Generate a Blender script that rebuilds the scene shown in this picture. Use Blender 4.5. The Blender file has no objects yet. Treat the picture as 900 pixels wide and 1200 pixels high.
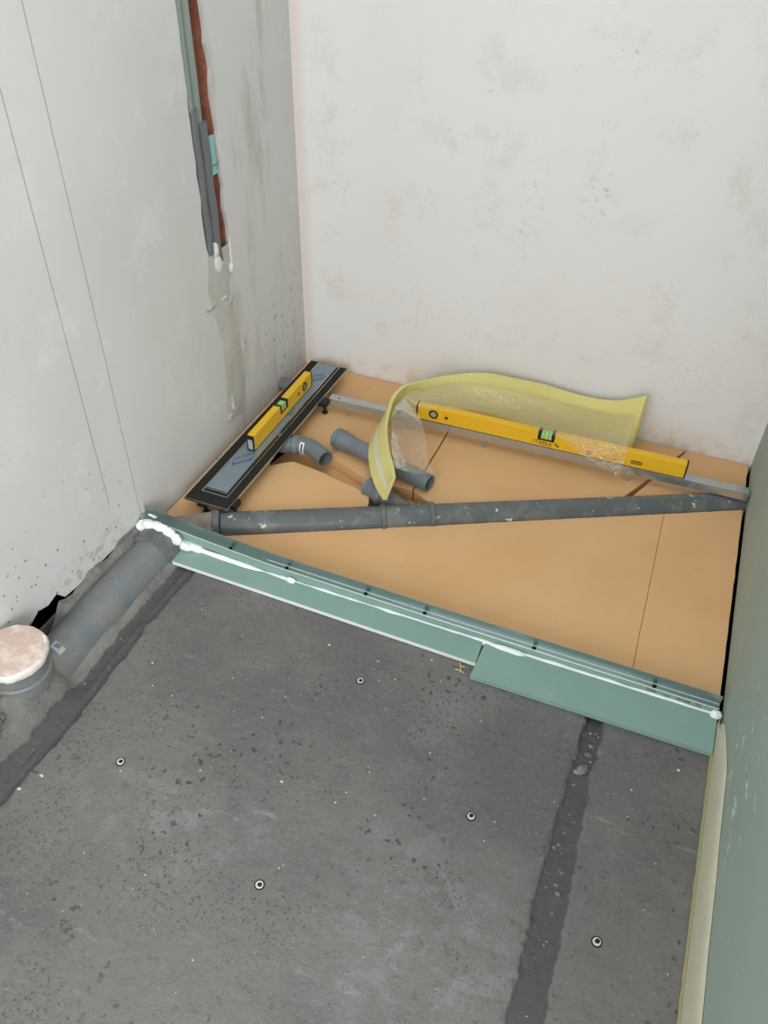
import bpy, bmesh, math, random
from mathutils import Vector, Matrix, noise
from mathutils.geometry import tessellate_polygon
random.seed(7)
S = bpy.context.scene
C = S.collection

# ------------------------------------------------------------------ camera
YAW, PITCH, ROLL = -0.3717, 0.7144, 0.0233
fw = Vector((math.sin(YAW)*math.cos(PITCH), math.cos(YAW)*math.cos(PITCH), -math.sin(PITCH)))
rt = Vector((math.cos(YAW), -math.sin(YAW), 0)); up = rt.cross(fw)
r2 = math.cos(ROLL)*rt + math.sin(ROLL)*up
u2 = -math.sin(ROLL)*rt + math.cos(ROLL)*up
cd = bpy.data.cameras.new('camera'); cam = bpy.data.objects.new('camera', cd); C.objects.link(cam)
M = Matrix((r2, u2, -fw)).transposed().to_4x4(); M.translation = (1.1545, -2.1992, 1.4685)
cam.matrix_world = M
cd.sensor_fit = 'VERTICAL'; cd.sensor_height = 36; cd.lens = 969.9/1200*36; cd.clip_start = 0.02
S.camera = cam
# ------------------------------------------------------------------ light
w = bpy.data.worlds.new('daylight'); S.world = w; w.use_nodes = True
bg = w.node_tree.nodes['Background']; bg.inputs[0].default_value = (0.93, 0.97, 1.0, 1); bg.inputs[1].default_value = 1.12
def area(name, loc, target, sx, sy, power, col):
    d = bpy.data.lights.new(name, 'AREA'); d.shape = 'RECTANGLE'; d.size = sx; d.size_y = sy; d.energy = power; d.color = col
    o = bpy.data.objects.new(name, d); C.objects.link(o); o.location = loc
    o.rotation_euler = (Vector(target)-Vector(loc)).to_track_quat('-Z', 'Y').to_euler()
area('window_daylight', (1.0, -5.0, 2.3), (0.7, -0.4, 0.5), 2.0, 1.5, 34, (1.0, 0.985, 0.96))
area('side_window_daylight', (3.5, -4.1, 1.9), (0.0, -1.1, 0.5), 1.3, 1.6, 52, (1.0, 0.985, 0.97))
vs = S.view_settings; vs.view_transform = 'Standard'; vs.look = 'None'; vs.exposure = 0.60; vs.gamma = 1; vs.use_curve_mapping = False

# ------------------------------------------------------------------ materials
def lin(r, g, b):
    f = lambda c: (c/255/12.92) if c/255 <= .04045 else ((c/255+.055)/1.055)**2.4
    return (f(r), f(g), f(b), 1)
class Mat:
    """small helper round a principled node tree; object-space coordinates in metres"""
    def __init__(s, name, col, rough=.6, metal=0., spec=.4):
        s.m = bpy.data.materials.new(name); s.m.use_nodes = True; s.t = s.m.node_tree; s.n = s.t.nodes
        s.p = s.n['Principled BSDF']; s.p.inputs['Roughness'].default_value = rough; s.p.inputs['Metallic'].default_value = metal
        s.p.inputs['Specular IOR Level'].default_value = spec
        rgb = s.n.new('ShaderNodeRGB'); rgb.outputs[0].default_value = col; s.c = rgb.outputs[0]
        s.tc = s.n.new('ShaderNodeTexCoord'); s.co = s.tc.outputs['Object']; s.h = None
        s.link(s.c, s.p.inputs['Base Color'])
    def link(s, a, b): s.t.links.new(a, b)
    def noise(s, scale, detail=4, rough=.55, stretch=None, off=(0, 0, 0)):
        mp = s.n.new('ShaderNodeMapping'); s.link(s.co, mp.inputs[0]); mp.inputs['Location'].default_value = off
        if stretch: mp.inputs['Scale'].default_value = stretch
        n = s.n.new('ShaderNodeTexNoise'); s.link(mp.outputs[0], n.inputs['Vector'])
        n.inputs['Scale'].default_value = scale; n.inputs['Detail'].default_value = detail; n.inputs['Roughness'].default_value = rough
        return n.outputs[0]
    def voro(s, scale, warp=0.):
        n = s.n.new('ShaderNodeTexVoronoi'); src = s.co
        if warp:
            q = s.n.new('ShaderNodeTexNoise'); q.inputs['Scale'].default_value = scale*1.4; q.inputs['Detail'].default_value = 3; s.link(s.co, q.inputs['Vector'])
            v = s.n.new('ShaderNodeVectorMath'); v.operation = 'SCALE'; s.link(q.outputs['Color'], v.inputs[0]); v.inputs['Scale'].default_value = warp
            a = s.n.new('ShaderNodeVectorMath'); a.operation = 'ADD'; s.link(s.co, a.inputs[0]); s.link(v.outputs[0], a.inputs[1]); src = a.outputs[0]
        s.link(src, n.inputs['Vector']); n.inputs['Scale'].default_value = scale
        return n.outputs['Distance']
    def step(s, v, a, b, amt=1.):
        r = s.n.new('ShaderNodeMapRange'); s.link(v, r.inputs[0]); r.inputs[1].default_value = a; r.inputs[2].default_value = b
        r.inputs[3].default_value = 0; r.inputs[4].default_value = amt; r.interpolation_type = 'SMOOTHSTEP'
        return r.outputs[0]
    def mul(s, a, b):
        m = s.n.new('ShaderNodeMath'); m.operation = 'MULTIPLY'; s.link(a, m.inputs[0]); s.link(b, m.inputs[1]); return m.outputs[0]
    def near(s, pt, r0, r1, scale=(1, 1, 1), amt=1.):
        """1 inside r0 of pt, 0 beyond r1"""
        a = s.n.new('ShaderNodeVectorMath'); a.operation = 'SUBTRACT'; s.link(s.co, a.inputs[0]); a.inputs[1].default_value = pt
        b = s.n.new('ShaderNodeVectorMath'); b.operation = 'MULTIPLY'; s.link(a.outputs[0], b.inputs[0]); b.inputs[1].default_value = scale
        l = s.n.new('ShaderNodeVectorMath'); l.operation = 'LENGTH'; s.link(b.outputs[0], l.inputs[0])
        return s.step(l.outputs['Value'], r1, r0, amt)
    def mix(s, fac, col):
        m = s.n.new('ShaderNodeMix'); m.data_type = 'RGBA'; s.link(fac, m.inputs[0]); s.link(s.c, m.inputs[6]); m.inputs[7].default_value = col
        s.c = m.outputs[2]; s.link(s.c, s.p.inputs['Base Color']); return s
    def bump(s, v, strength=.3, dist=.002):
        b = s.n.new('ShaderNodeBump'); s.link(v, b.inputs['Height']); b.inputs['Strength'].default_value = strength; b.inputs['Distance'].default_value = dist
        if s.h: s.link(s.h, b.inputs['Normal'])
        s.h = b.outputs[0]; s.link(s.h, s.p.inputs['Normal']); return s
    def attr(s, name):
        a = s.n.new('ShaderNodeAttribute'); a.attribute_name = name; return a.outputs['Fac']

def plaster(name, col, tint, dirt):
    k = Mat(name, col, .85, spec=.2)
    k.mix(k.step(k.noise(2.2, 5), .40, .72, .55), tint)
    k.mix(k.step(k.noise(6, 7, .7, off=(3, 1, 2)), .52, .68, .7), dirt)
    k.mix(k.step(k.noise(60, 3, .6), .64, .74, .35), tint)
    k.bump(k.noise(90, 5, .6), .25, .0015); k.bump(k.noise(14, 4), .3, .004)
    return k
kb = plaster('back_plaster', lin(232, 231, 230), lin(231, 224, 219), lin(222, 216, 210))
for pt, r, sc, a in [((.87, 0, .70), .11, (1.3, 1, .7), .75), ((.86, 0, .64), .06, (1.6, 1, .8), .7), ((.89, 0, 1.03), .11, (1, 1, 1.8), .6),
                  ((1.06, 0, .89), .06, (1, 1, 1.4), .6), ((.70, 0, .62), .14, (2, 1, .5), .45), ((.55, 0, .92), .06, (3, 1, .8), .6), ((1.2, 0, .25), .2, (1, 1, 1), .35)]:
    kb.mix(kb.mul(kb.near(pt, 0, r, sc, a), kb.step(kb.noise(48, 7, .78, off=(pt[0], 0, 0)), .545, .64)), lin(172, 154, 140))
kb.mix(kb.mul(kb.step(kb.noise(12, 5, .72, stretch=(1, 1, .45), off=(7, 0, 2)), .58, .70), kb.step(kb.noise(120, 4, .7), .5, .6, .5)), lin(190, 166, 152))
kb.mix(kb.near((.0, 0, .5), .01, .05, (1, 1, .001), .5), lin(220, 200, 188))
kb.mix(kb.mul(kb.near((.7, 0, .0), .01, .09, (.001, 1, 1), .6), kb.step(kb.noise(22, 4), .45, .6)), lin(222, 200, 186))
MB = kb.m
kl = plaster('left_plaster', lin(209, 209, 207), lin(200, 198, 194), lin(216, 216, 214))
kl.mix(kl.mul(kl.step(kl.noise(8, 4, .6, stretch=(1, 1, .25)), .52, .70, .7), kl.near((0, -.2, .6), .1, .5, (1, 1, .2))), lin(176, 168, 158))
kl.mix(kl.mul(kl.near((0, -1.2, .12), .08, .30, (1, .7, 1)), kl.step(kl.voro(38), .16, .10, .9)), lin(120, 120, 118))
kl.mix(kl.mul(kl.near((0, -.1, .15), .1, .35, (1, 1, 1)), kl.step(kl.noise(45, 5, .7), .57, .66, .8)), lin(140, 132, 122))
kl.mix(kl.mul(kl.near((0, -1.15, .07), .02, .08, (1, .35, 1)), kl.step(kl.noise(30, 5, .7), .48, .6, .7)), lin(176, 160, 152))
ML = kl.m
k = Mat('grey_patch_mortar', lin(184, 183, 176), .5, spec=.35); k.mix(k.step(k.noise(14, 5), .42, .66, .8), lin(196, 195, 190)); k.bump(k.noise(60, 5), .4, .002); M_PATCH = k.m
k = Mat('white_filler', lin(222, 222, 218), .7); k.bump(k.noise(80, 5), .5, .003); M_FILLER = k.m
k = Mat('red_brick', lin(158, 98, 78), .9, spec=.15); k.mix(k.step(k.noise(18, 6, .7), .45, .7, .8), lin(178, 124, 102)); k.mix(k.step(k.noise(40, 5, .7), .62, .7, .7), lin(112, 60, 46)); k.bump(k.noise(50, 6), .7, .004); M_BRICK = k.m
# concrete floor, with the patched cuts as a separate colour
k = Mat('screed', lin(117, 115, 112), .80, spec=.28)
k.mix(k.step(k.noise(2.0, 6, .62), .42, .62, .75), lin(99, 98, 96))
k.mix(k.step(k.noise(3.6, 9, .74, off=(4, 2, 0)), .53, .68, .55), lin(130, 130, 128))
k.mix(k.mul(k.near((.50, -1.60, 0), .05, .26, (.8, 1.8, 1)), k.step(k.noise(14, 8, .75), .47, .62, .5)), lin(144, 144, 142))
k.mix(k.mul(k.near((1.02, -1.62, 0), .05, .30, (1, 1, 1)), k.step(k.noise(16, 8, .75), .47, .62, .5)), lin(146, 146, 145))
k.mix(k.step(k.noise(38, 8, .8), .53, .66, .6), lin(88, 87, 85))
k.mix(k.step(k.noise(95, 6, .75, off=(1, 1, 1)), .54, .66, .55), lin(132, 131, 128))
k.mix(k.mul(k.step(k.voro(42, .03), .24, .15), k.step(k.noise(3.5, 4, .6, off=(9, 9, 0)), .47, .60, .85)), lin(70, 69, 66))
k.mix(k.mul(k.step(k.voro(110, .012), .30, .20), k.step(k.noise(5, 4, .6, off=(2, 9, 0)), .48, .60, .7)), lin(72, 71, 68))
k.mix(k.step(k.noise(150, 5, .75), .62, .70, .6), lin(166, 165, 162))
k.mix(k.mul(k.step(k.noise(26, 7, .75, stretch=(.22, 1, 1), off=(2, 5, 0)), .58, .68), k.step(k.noise(2.5, 3, off=(6, 1, 0)), .46, .6, .7)), lin(150, 149, 146))
ramp = k.attr('ramp'); k.mix(k.mul(ramp, k.step(k.noise(12, 6, .7), .35, .6, .6)), lin(140, 138, 132))
tr = k.attr('trench'); k.mix(k.step(tr, .3, .7, .92), lin(82, 83, 80))
k.mix(k.mul(tr, k.step(k.noise(45, 6, .75), .56, .70, .7)), lin(104, 104, 101))
k.bump(k.noise(120, 7, .75), .9, .003); k.bump(k.noise(25, 7, .7), .6, .006); k.bump(k.step(k.voro(42, .03), .15, .24), .35, .003); M_FLOOR = k.m
k = Mat('raw_slab', lin(84, 74, 62), .9); k.bump(k.noise(40, 5), .5, .004); M_SLAB = k.m
def boardmat(name, col, light):
    k = Mat(name, col, .7, spec=.25); k.mix(k.step(k.noise(9, 5), .45, .7, .5), light); k.bump(k.noise(200, 3), .1, .0006); return k
k = boardmat('green_board', lin(130, 158, 149), lin(140, 166, 157)); k.mix(k.step(k.noise(28, 6, .75), .66, .76, .6), lin(176, 198, 190)); M_GREEN = k.m
k = boardmat('green_wall_board', lin(152, 168, 158), lin(160, 174, 163))
k.mix(k.mul(k.near((1.45, -1.24, .2), .05, .22, (1, 1, .8)), k.step(k.noise(26, 6, .7, stretch=(1, 1, 2)), .58, .64, .9)), lin(220, 222, 216))
k.mix(k.mul(k.near((1.45, -1.62, .25), .05, .2, (1, 1, 1)), k.step(k.noise(40, 6, .7), .62, .68, .8)), lin(200, 206, 198)); 
k.mix(k.mul(k.near((1.45, -.3, .0), .1, .6, (1, 1, .6), .7), k.step(k.noise(7, 5, .6), .35, .65)), lin(168, 170, 156)); M_GWALL = k.m
k = Mat('gypsum_core', lin(226, 230, 226), .8); k.bump(k.noise(120, 4), .3, .001); M_GYP = k.m
k = Mat('orange_foam', lin(217, 173, 126), .78, spec=.2)
k.mix(k.step(k.noise(3, 5, .6), .42, .68, .6), lin(210, 163, 114)); k.mix(k.step(k.noise(22, 6, .7), .58, .74, .5), lin(221, 184, 136))
k.mix(k.step(k.noise(75, 5, .8), .68, .76, .4), lin(184, 140, 94)); k.bump(k.noise(50, 5, .6), .25, .0025); M_FOAM = k.m
def pipemat(name, col, dirty):
    k = Mat(name, col, .42, spec=.45); k.mix(k.step(k.noise(12, 5), .45, .7, .5), tuple(c*1.18 for c in col[:3])+(1,))
    if dirty:
        k.mix(k.step(k.noise(20, 6, .65, off=(1, 4, 2)), .48, .62, .6), lin(122, 121, 116))
        k.mix(k.step(k.noise(44, 7, .68, off=(5, 0, 1)), .625, .65, .9), lin(214, 214, 208))
    k.bump(k.noise(60, 3), .08, .001); return k
M_PIPE = pipemat('grey_pipe', lin(108, 116, 119), False).m
k = pipemat('dirty_grey_pipe', lin(90, 96, 97), True); M_PIPED = k.m
k = pipemat('dusty_blue_grey_pipe', lin(104, 112, 116), False); k.mix(k.step(k.noise(9, 7, .75, off=(2, 2, 2)), .42, .58, .8), lin(124, 122, 116)); k.mix(k.step(k.noise(40, 6, .7), .60, .68, .6), lin(148, 146, 140)); M_PIPEB = k.m
k = Mat('mortar_smeared_pipe', lin(140, 126, 118), .8); k.mix(k.step(k.noise(25, 5), .45, .65), lin(166, 146, 138)); k.bump(k.noise(60, 5), .5, .002); M_PIPEM = k.m
M_BLACK = Mat('black_plastic', lin(28, 28, 27), .5).m
k = Mat('black_sealing_flange', lin(36, 37, 34), .75, spec=.25); k.bump(k.noise(700, 2), .2, .0004); M_FLANGE = k.m
k = Mat('film_covered_steel', lin(136, 150, 160), .35, .35); k.mix(k.step(k.noise(20, 5), .45, .7, .4), lin(146, 158, 166)); M_PLATE = k.m
k = Mat('bright_steel', lin(200, 202, 200), .22, 1.); M_STEEL = k.m
k = Mat('galvanised_steel', lin(188, 194, 196), .24, 1.); k.mix(k.step(k.noise(30, 4, .6, stretch=(.2, 1, 1)), .45, .7, .5), lin(160, 168, 170)); M_GALV = k.m; M_LIP = Mat('pale_lip_highlight', lin(226, 232, 230), .3, .35).m; k.p.inputs['Metallic'].default_value = .75
k = Mat('profile_zinc', lin(150, 166, 164), .28, .85); k.mix(k.step(k.noise(14, 4, .6, stretch=(.3, 1, 1)), .45, .7, .4), lin(172, 184, 182)); M_ZINC = k.m
k = Mat('yellow_coating', lin(232, 184, 40), .42, spec=.4); k.mix(k.step(k.noise(40, 5, .7), .6, .75, .25), lin(216, 166, 40)); M_YEL = k.m
k = Mat('yellow_pe_foam', lin(220, 212, 140), .75, spec=.2); k.mix(k.step(k.noise(6, 4), .4, .7, .5), lin(214, 204, 126)); k.mix(k.step(k.noise(150, 3), .55, .7, .35), lin(236, 228, 156)); k.bump(k.noise(120, 3), .12, .001); M_PE = k.m
M_TAPE = Mat('pale_adhesive_tape', lin(228, 222, 196), .35).m
k = Mat('vial_green', lin(170, 220, 130), .15); k.p.inputs['Emission Color'].default_value = (0, 0, 0, 1); M_VIAL = k.m
M_VGREY = Mat('vial_grey', lin(176, 178, 150), .2).m
M_DARK = Mat('dark_hole', lin(24, 22, 20), .9).m
M_WHITE = Mat('white_label', lin(226, 228, 228), .5).m
M_LABELG = Mat('grey_label', lin(168, 172, 172), .4).m
M_BLUE = Mat('blue_print', lin(22, 54, 96), .5).m
M_INK = Mat('dark_print_and_gap', lin(46, 52, 48), .7).m
M_INKO = Mat('brown_print', lin(90, 66, 22), .6).m
k = Mat('expanding_foam', lin(240, 243, 240), .65, spec=.3); k.bump(k.noise(90, 4), .5, .003); M_PU = k.m
k = Mat('cream_edge_filler', lin(196, 192, 168), .8); k.mix(k.step(k.noise(12, 5), .4, .7, .6), lin(182, 182, 160)); M_CREAM = k.m
k = Mat('yellowed_edge', lin(150, 144, 106), .8); M_EDGEY = k.m
k = Mat('pink_plaster_chunk', lin(202, 178, 166), .9, spec=.15); k.mix(k.step(k.noise(16, 6, .7), .48, .6, .8), lin(222, 206, 196)); k.mix(k.step(k.noise(60, 5, .7), .64, .72, .6), lin(160, 140, 132)); k.bump(k.noise(40, 6), .7, .004); M_PINK = k.m
k = Mat('chalk_edge', lin(224, 220, 214), .9); k.bump(k.noise(70, 6), .7, .003); M_CHALK = k.m
k = Mat('grey_conduit', lin(104, 108, 108), .5); M_COND = k.m
k = Mat('pale_conduit', lin(140, 150, 144), .55); k.mix(k.step(k.noise(25, 4, .6, stretch=(1, 1, .2)), .4, .7, .5), lin(122, 134, 126)); M_CONDP = k.m
M_TEAL = Mat('turquoise_tape', lin(140, 194, 188), .5).m
M_SCREW = Mat('black_phosphate', lin(20, 22, 22), .4, .4).m
k = Mat('straw_wood', lin(196, 170, 118), .8); M_WOOD = k.m
k = Mat('crumb', lin(196, 196, 190), .9); M_CRUMB = k.m
k = Mat('rubble_grey', lin(106, 105, 101), .9); k.mix(k.step(k.noise(50, 5), .45, .6), lin(140, 138, 133)); k.bump(k.noise(60, 5), .7, .004); M_RUB = k.m
# thin clear polythene: mostly see-through, a little haze, crease highlights painted pale, sharp gloss
fm = bpy.data.materials.new('clear_polythene'); fm.use_nodes = True; t = fm.node_tree; t.nodes.clear()
out = t.nodes.new('ShaderNodeOutputMaterial'); tr_ = t.nodes.new('ShaderNodeBsdfTransparent'); tr_.inputs[0].default_value = (.98, .98, .96, 1)
df = t.nodes.new('ShaderNodeBsdfDiffuse'); df.inputs[0].default_value = (.85, .83, .74, 1); gl = t.nodes.new('ShaderNodeBsdfGlossy'); gl.inputs['Roughness'].default_value = .05; gl.inputs['Color'].default_value = (.95, .95, .93, 1)
m1 = t.nodes.new('ShaderNodeMixShader'); m2 = t.nodes.new('ShaderNodeMixShader')
wr = t.nodes.new('ShaderNodeTexNoise'); wr.inputs['Scale'].default_value = 16; wr.inputs['Detail'].default_value = 4; wr.noise_type = 'RIDGED_MULTIFRACTAL'; wr.normalize = True
mr = t.nodes.new('ShaderNodeMapRange'); mr.inputs[1].default_value = .60; mr.inputs[2].default_value = .95; mr.inputs[3].default_value = .07; mr.inputs[4].default_value = .6
t.links.new(wr.outputs[0], mr.inputs[0]); t.links.new(mr.outputs[0], m1.inputs[0])
lw = t.nodes.new('ShaderNodeLayerWeight'); lw.inputs[0].default_value = .16
nn = t.nodes.new('ShaderNodeTexNoise'); nn.inputs['Scale'].default_value = 48; nn.inputs['Detail'].default_value = 3
tcn = t.nodes.new('ShaderNodeTexCoord'); t.links.new(tcn.outputs['Object'], nn.inputs['Vector']); t.links.new(tcn.outputs['Object'], wr.inputs['Vector'])
bp = t.nodes.new('ShaderNodeBump'); bp.inputs['Strength'].default_value = 1.; bp.inputs['Distance'].default_value = .016; t.links.new(nn.outputs[0], bp.inputs['Height'])
t.links.new(bp.outputs[0], gl.inputs['Normal'])
t.links.new(tr_.outputs[0], m1.inputs[1]); t.links.new(df.outputs[0], m1.inputs[2]); t.links.new(m1.outputs[0], m2.inputs[1]); t.links.new(gl.outputs[0], m2.inputs[2])
ma = t.nodes.new('ShaderNodeMath'); ma.operation = 'MULTIPLY_ADD'; ma.inputs[1].default_value = .45; ma.inputs[2].default_value = .09; t.links.new(lw.outputs['Fresnel'], ma.inputs[0]); t.links.new(ma.outputs[0], m2.inputs[0]); t.links.new(m2.outputs[0], out.inputs[0]); M_FILM = fm

# ------------------------------------------------------------------ mesh helpers
def link(name, bm, mat, parent=None, smooth=False, bevel=0, seg=2):
    bmesh.ops.recalc_face_normals(bm, faces=bm.faces)
    me = bpy.data.meshes.new(name); bm.to_mesh(me); bm.free()
    for m in (mat if isinstance(mat, (list, tuple)) else [mat]): me.materials.append(m)
    if smooth:
        me.polygons.foreach_set('use_smooth', [True]*len(me.polygons))
        try: me.set_sharp_from_angle(angle=math.radians(40))
        except Exception: pass
    o = bpy.data.objects.new(name, me); C.objects.link(o)
    if parent: o.parent = parent
    if bevel:
        b = o.modifiers.new('bevel', 'BEVEL'); b.width = bevel; b.segments = seg; b.limit_method = 'ANGLE'
    return o
def tag(o, label, cat, group=None):
    o['label'] = label; o['category'] = cat
    if group: o['group'] = group
    return o
def struct(o): o['kind'] = 'structure'; return o
def thing(name, label, cat, loc=(0, 0, 0), rz=0., group=None):
    o = bpy.data.objects.new(name, None); o.empty_display_size = .05; C.objects.link(o); o.location = loc; o.rotation_euler = (0, 0, rz)
    return tag(o, label, cat, group)
def addbox(bm, x0, x1, y0, y1, z0, z1):
    v = [bm.verts.new(p) for p in [(x0, y0, z0), (x1, y0, z0), (x1, y1, z0), (x0, y1, z0), (x0, y0, z1), (x1, y0, z1), (x1, y1, z1), (x0, y1, z1)]]
    for f in [(0, 3, 2, 1), (4, 5, 6, 7), (0, 1, 5, 4), (1, 2, 6, 5), (2, 3, 7, 6), (3, 0, 4, 7)]: bm.faces.new([v[i] for i in f])
def box(name, x0, x1, y0, y1, z0, z1, mat, parent=None, bevel=0):
    bm = bmesh.new(); addbox(bm, x0, x1, y0, y1, z0, z1); return link(name, bm, mat, parent, bevel=bevel)
def addprism(bm, poly, f0, f1):
    """poly: 2D list; f0/f1 map (a,b) to the two 3D sides"""
    a = [bm.verts.new(f0(*p)) for p in poly]; b = [bm.verts.new(f1(*p)) for p in poly]
    n = len(poly); bm.faces.new(a[::-1]); bm.faces.new(b)
    for i in range(n): bm.faces.new([a[i], a[(i+1) % n], b[(i+1) % n], b[i]])
def prism(name, poly, z0, z1, mat, parent=None, bevel=0):
    bm = bmesh.new(); addprism(bm, poly, lambda x, y: (x, y, z0), lambda x, y: (x, y, z1))
    bmesh.ops.triangulate(bm, faces=[f for f in bm.faces if len(f.verts) > 4])
    return link(name, bm, mat, parent, bevel=bevel)
def frame_of(d):
    d = Vector(d).normalized(); a = Vector((0, 0, 1)) if abs(d.z) < .9 else Vector((1, 0, 0))
    u = d.cross(a).normalized(); return d, u, u.cross(d).normalized()
def addlathe(bm, p0, d, prof, n=32, closed=True):
    """prof: (distance along axis, radius) list; joined in order, closed on itself when closed"""
    d, u, v = frame_of(d); p0 = Vector(p0); rings = []
    for s, r in prof:
        rings.append([bm.verts.new(p0+d*s+(u*math.cos(2*math.pi*i/n)+v*math.sin(2*math.pi*i/n))*r) for i in range(n)])
    m = len(rings)
    for k in range(m if closed else m-1):
        A, B = rings[k], rings[(k+1) % m]
        for i in range(n): bm.faces.new([A[i], A[(i+1) % n], B[(i+1) % n], B[i]])
    if not closed:
        bm.faces.new(rings[0]); bm.faces.new(rings[-1])
def lathe(name, p0, d, prof, mat, parent=None, n=32, closed=True):
    bm = bmesh.new(); addlathe(bm, p0, d, prof, n, closed); return link(name, bm, mat, parent, smooth=True)
def catmull(pts, m=6):
    P = [Vector(p) for p in pts]; out = []
    for i in range(len(P)-1):
        a = P[max(i-1, 0)]; b = P[i]; c = P[i+1]; d = P[min(i+2, len(P)-1)]
        for k in range(m):
            t = k/m; out.append(.5*((2*b)+(c-a)*t+(2*a-5*b+4*c-d)*t*t+(3*b-a-3*c+d)*t**3))
    out.append(P[-1]); return out
def addtube(bm, path, rad, n=16, cap=True):
    path = [Vector(p) for p in path]; rings = []; u = None
    for i, p in enumerate(path):
        d = (path[min(i+1, len(path)-1)]-path[max(i-1, 0)]).normalized()
        if u is None: _, u, _ = frame_of(d)
        u = (u-d*u.dot(d)).normalized(); v = u.cross(d)
        r = rad(i) if callable(rad) else rad
        rings.append([bm.verts.new(p+(u*math.cos(2*math.pi*k/n)+v*math.sin(2*math.pi*k/n))*r) for k in range(n)])
    for A, B in zip(rings, rings[1:]):
        for k in range(n): bm.faces.new([A[k], A[(k+1) % n], B[(k+1) % n], B[k]])
    if cap: bm.faces.new(rings[0]); bm.faces.new(rings[-1])
def tube(name, path, rad, mat, parent=None, n=16, cap=True):
    bm = bmesh.new(); addtube(bm, path, rad, n, cap); return link(name, bm, mat, parent, smooth=True)
def grid_mesh(bm, rows, thick=None):
    V = [[bm.verts.new(p) for p in r] for r in rows]
    for a, b in zip(V, V[1:]):
        for i in range(len(a)-1): bm.faces.new([a[i], a[i+1], b[i+1], b[i]])
def text(name, s, size, mat, parent, mw, align='CENTER'):
    cu = bpy.data.curves.new(name, 'FONT'); cu.body = s; cu.size = size; cu.align_x = align; cu.align_y = 'CENTER'; cu.extrude = .0001
    o = bpy.data.objects.new(name, cu); C.objects.link(o); bpy.context.view_layer.update()
    me = bpy.data.meshes.new_from_object(o.evaluated_get(bpy.context.evaluated_depsgraph_get()))
    bpy.data.objects.remove(o); me.materials.clear(); me.materials.append(mat)
    n = bpy.data.objects.new(name, me); C.objects.link(n); n.parent = parent; n.matrix_local = mw; return n
def basis(x, y, loc):
    x = Vector(x).normalized(); y = Vector(y); y = (y-x*x.dot(y)).normalized(); z = x.cross(y)
    m = Matrix((x, y, z)).transposed().to_4x4(); m.translation = loc; return m
def N(x, y, z=0., s=1.): return noise.noise(Vector((x*s, y*s, z*s)))

W = 1.45; TOP = 2.4; FRONT = -2.6
# ------------------------------------------------------------------ setting
# concrete slab under the shower recess
struct(box('trim_1', 0, W, -.957, 0, -.10, -.062, M_SLAB))
# screed floor as a height field: two patched cuts, a mortar haunch along the pipe
def fl(x, y):
    z = .0012*N(x, y, 3, 18)+.0008*N(x, y, 1, 60)
    e = .006*N(x, y, 7, 30)+.004*N(x, y, 2, 90)
    tz = 0.
    c1 = .167+.008*N(0, y, 0, 3); h1 = .024+e
    d = abs(x-c1); m1 = max(0, min(1, (h1-d)/.006+.5))
    z -= m1*(.007-.004*max(0, 1-abs(x-c1-.004)/.007)+.0015*N(x, y, 5, 70))
    t_ = max(0, min(1, (-1.05-y)/.55)); c2 = 1.197+.012*t_+.006*N(3, y, 0, 5)
    h2 = .017+.012*min(1, t_*1.3)+e; d = abs(x-c2); m2 = max(0, min(1, (h2-d)/.006+.5))
    dep = .016-.010*min(1, t_*3.5)
    z -= m2*(dep+.002*N(x, y, 5, 60))
    bury = max(0, min(1, (-1.39-y)/.06)); bury = bury*bury*(3-2*bury)
    r = max(0, min(1, (.145+.012*N(1, y, 4, 9)+.035*bury-x)/(.06+.035*bury))); r = r*r*(3-2*r)
    z += r*(.031+.020*N(x, y, 8, 16)+.006*N(x, y, 3, 50)+.056*bury)
    hole = max(0, 1-abs(y+1.325)/.055)
    q = max(0, min(1, (.030-x)/.012)); z += q*(.022+.006*N(x, y, 5, 30))*(1-min(1, hole*2.2))-q*hole*.02
    return z, max(m1, m2), max(0, min(1, (.155-x)/.03))
nx, ny = 300, 330
bm = bmesh.new(); tre = []; rmp = []; rows = []
for j in range(ny+1):
    f = j/ny; y = -.957-(FRONT*-1-.957)*f; row = []
    for i in range(nx+1):
        x = W*i/nx; z, m, r = fl(x, y); row.append(bm.verts.new((x, y, z))); tre.append(m); rmp.append(r)
    rows.append(row)
for a, b in zip(rows, rows[1:]):
    for i in range(nx): bm.faces.new([a[i], b[i], b[i+1], a[i+1]])
sk = []
for edge in (rows[0], [r[-1] for r in rows], rows[-1][::-1], [r[0] for r in rows][::-1]):
    lo = [bm.verts.new((v.co.x, v.co.y, -.1)) for v in edge]; tre += [0]*len(lo); rmp += [0]*len(lo)
    for i in range(len(edge)-1): bm.faces.new([edge[i], edge[i+1], lo[i+1], lo[i]])
floor = struct(link('floor', bm, M_FLOOR, smooth=True))
for nm, dat in (('trench', tre), ('ramp', rmp)):
    a = floor.data.attributes.new(nm, 'FLOAT', 'POINT'); a.data.foreach_set('value', dat)
# back wall
struct(box('wall_back', -.12, W+.1, 0, .12, -.10, TOP, MB))
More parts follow.
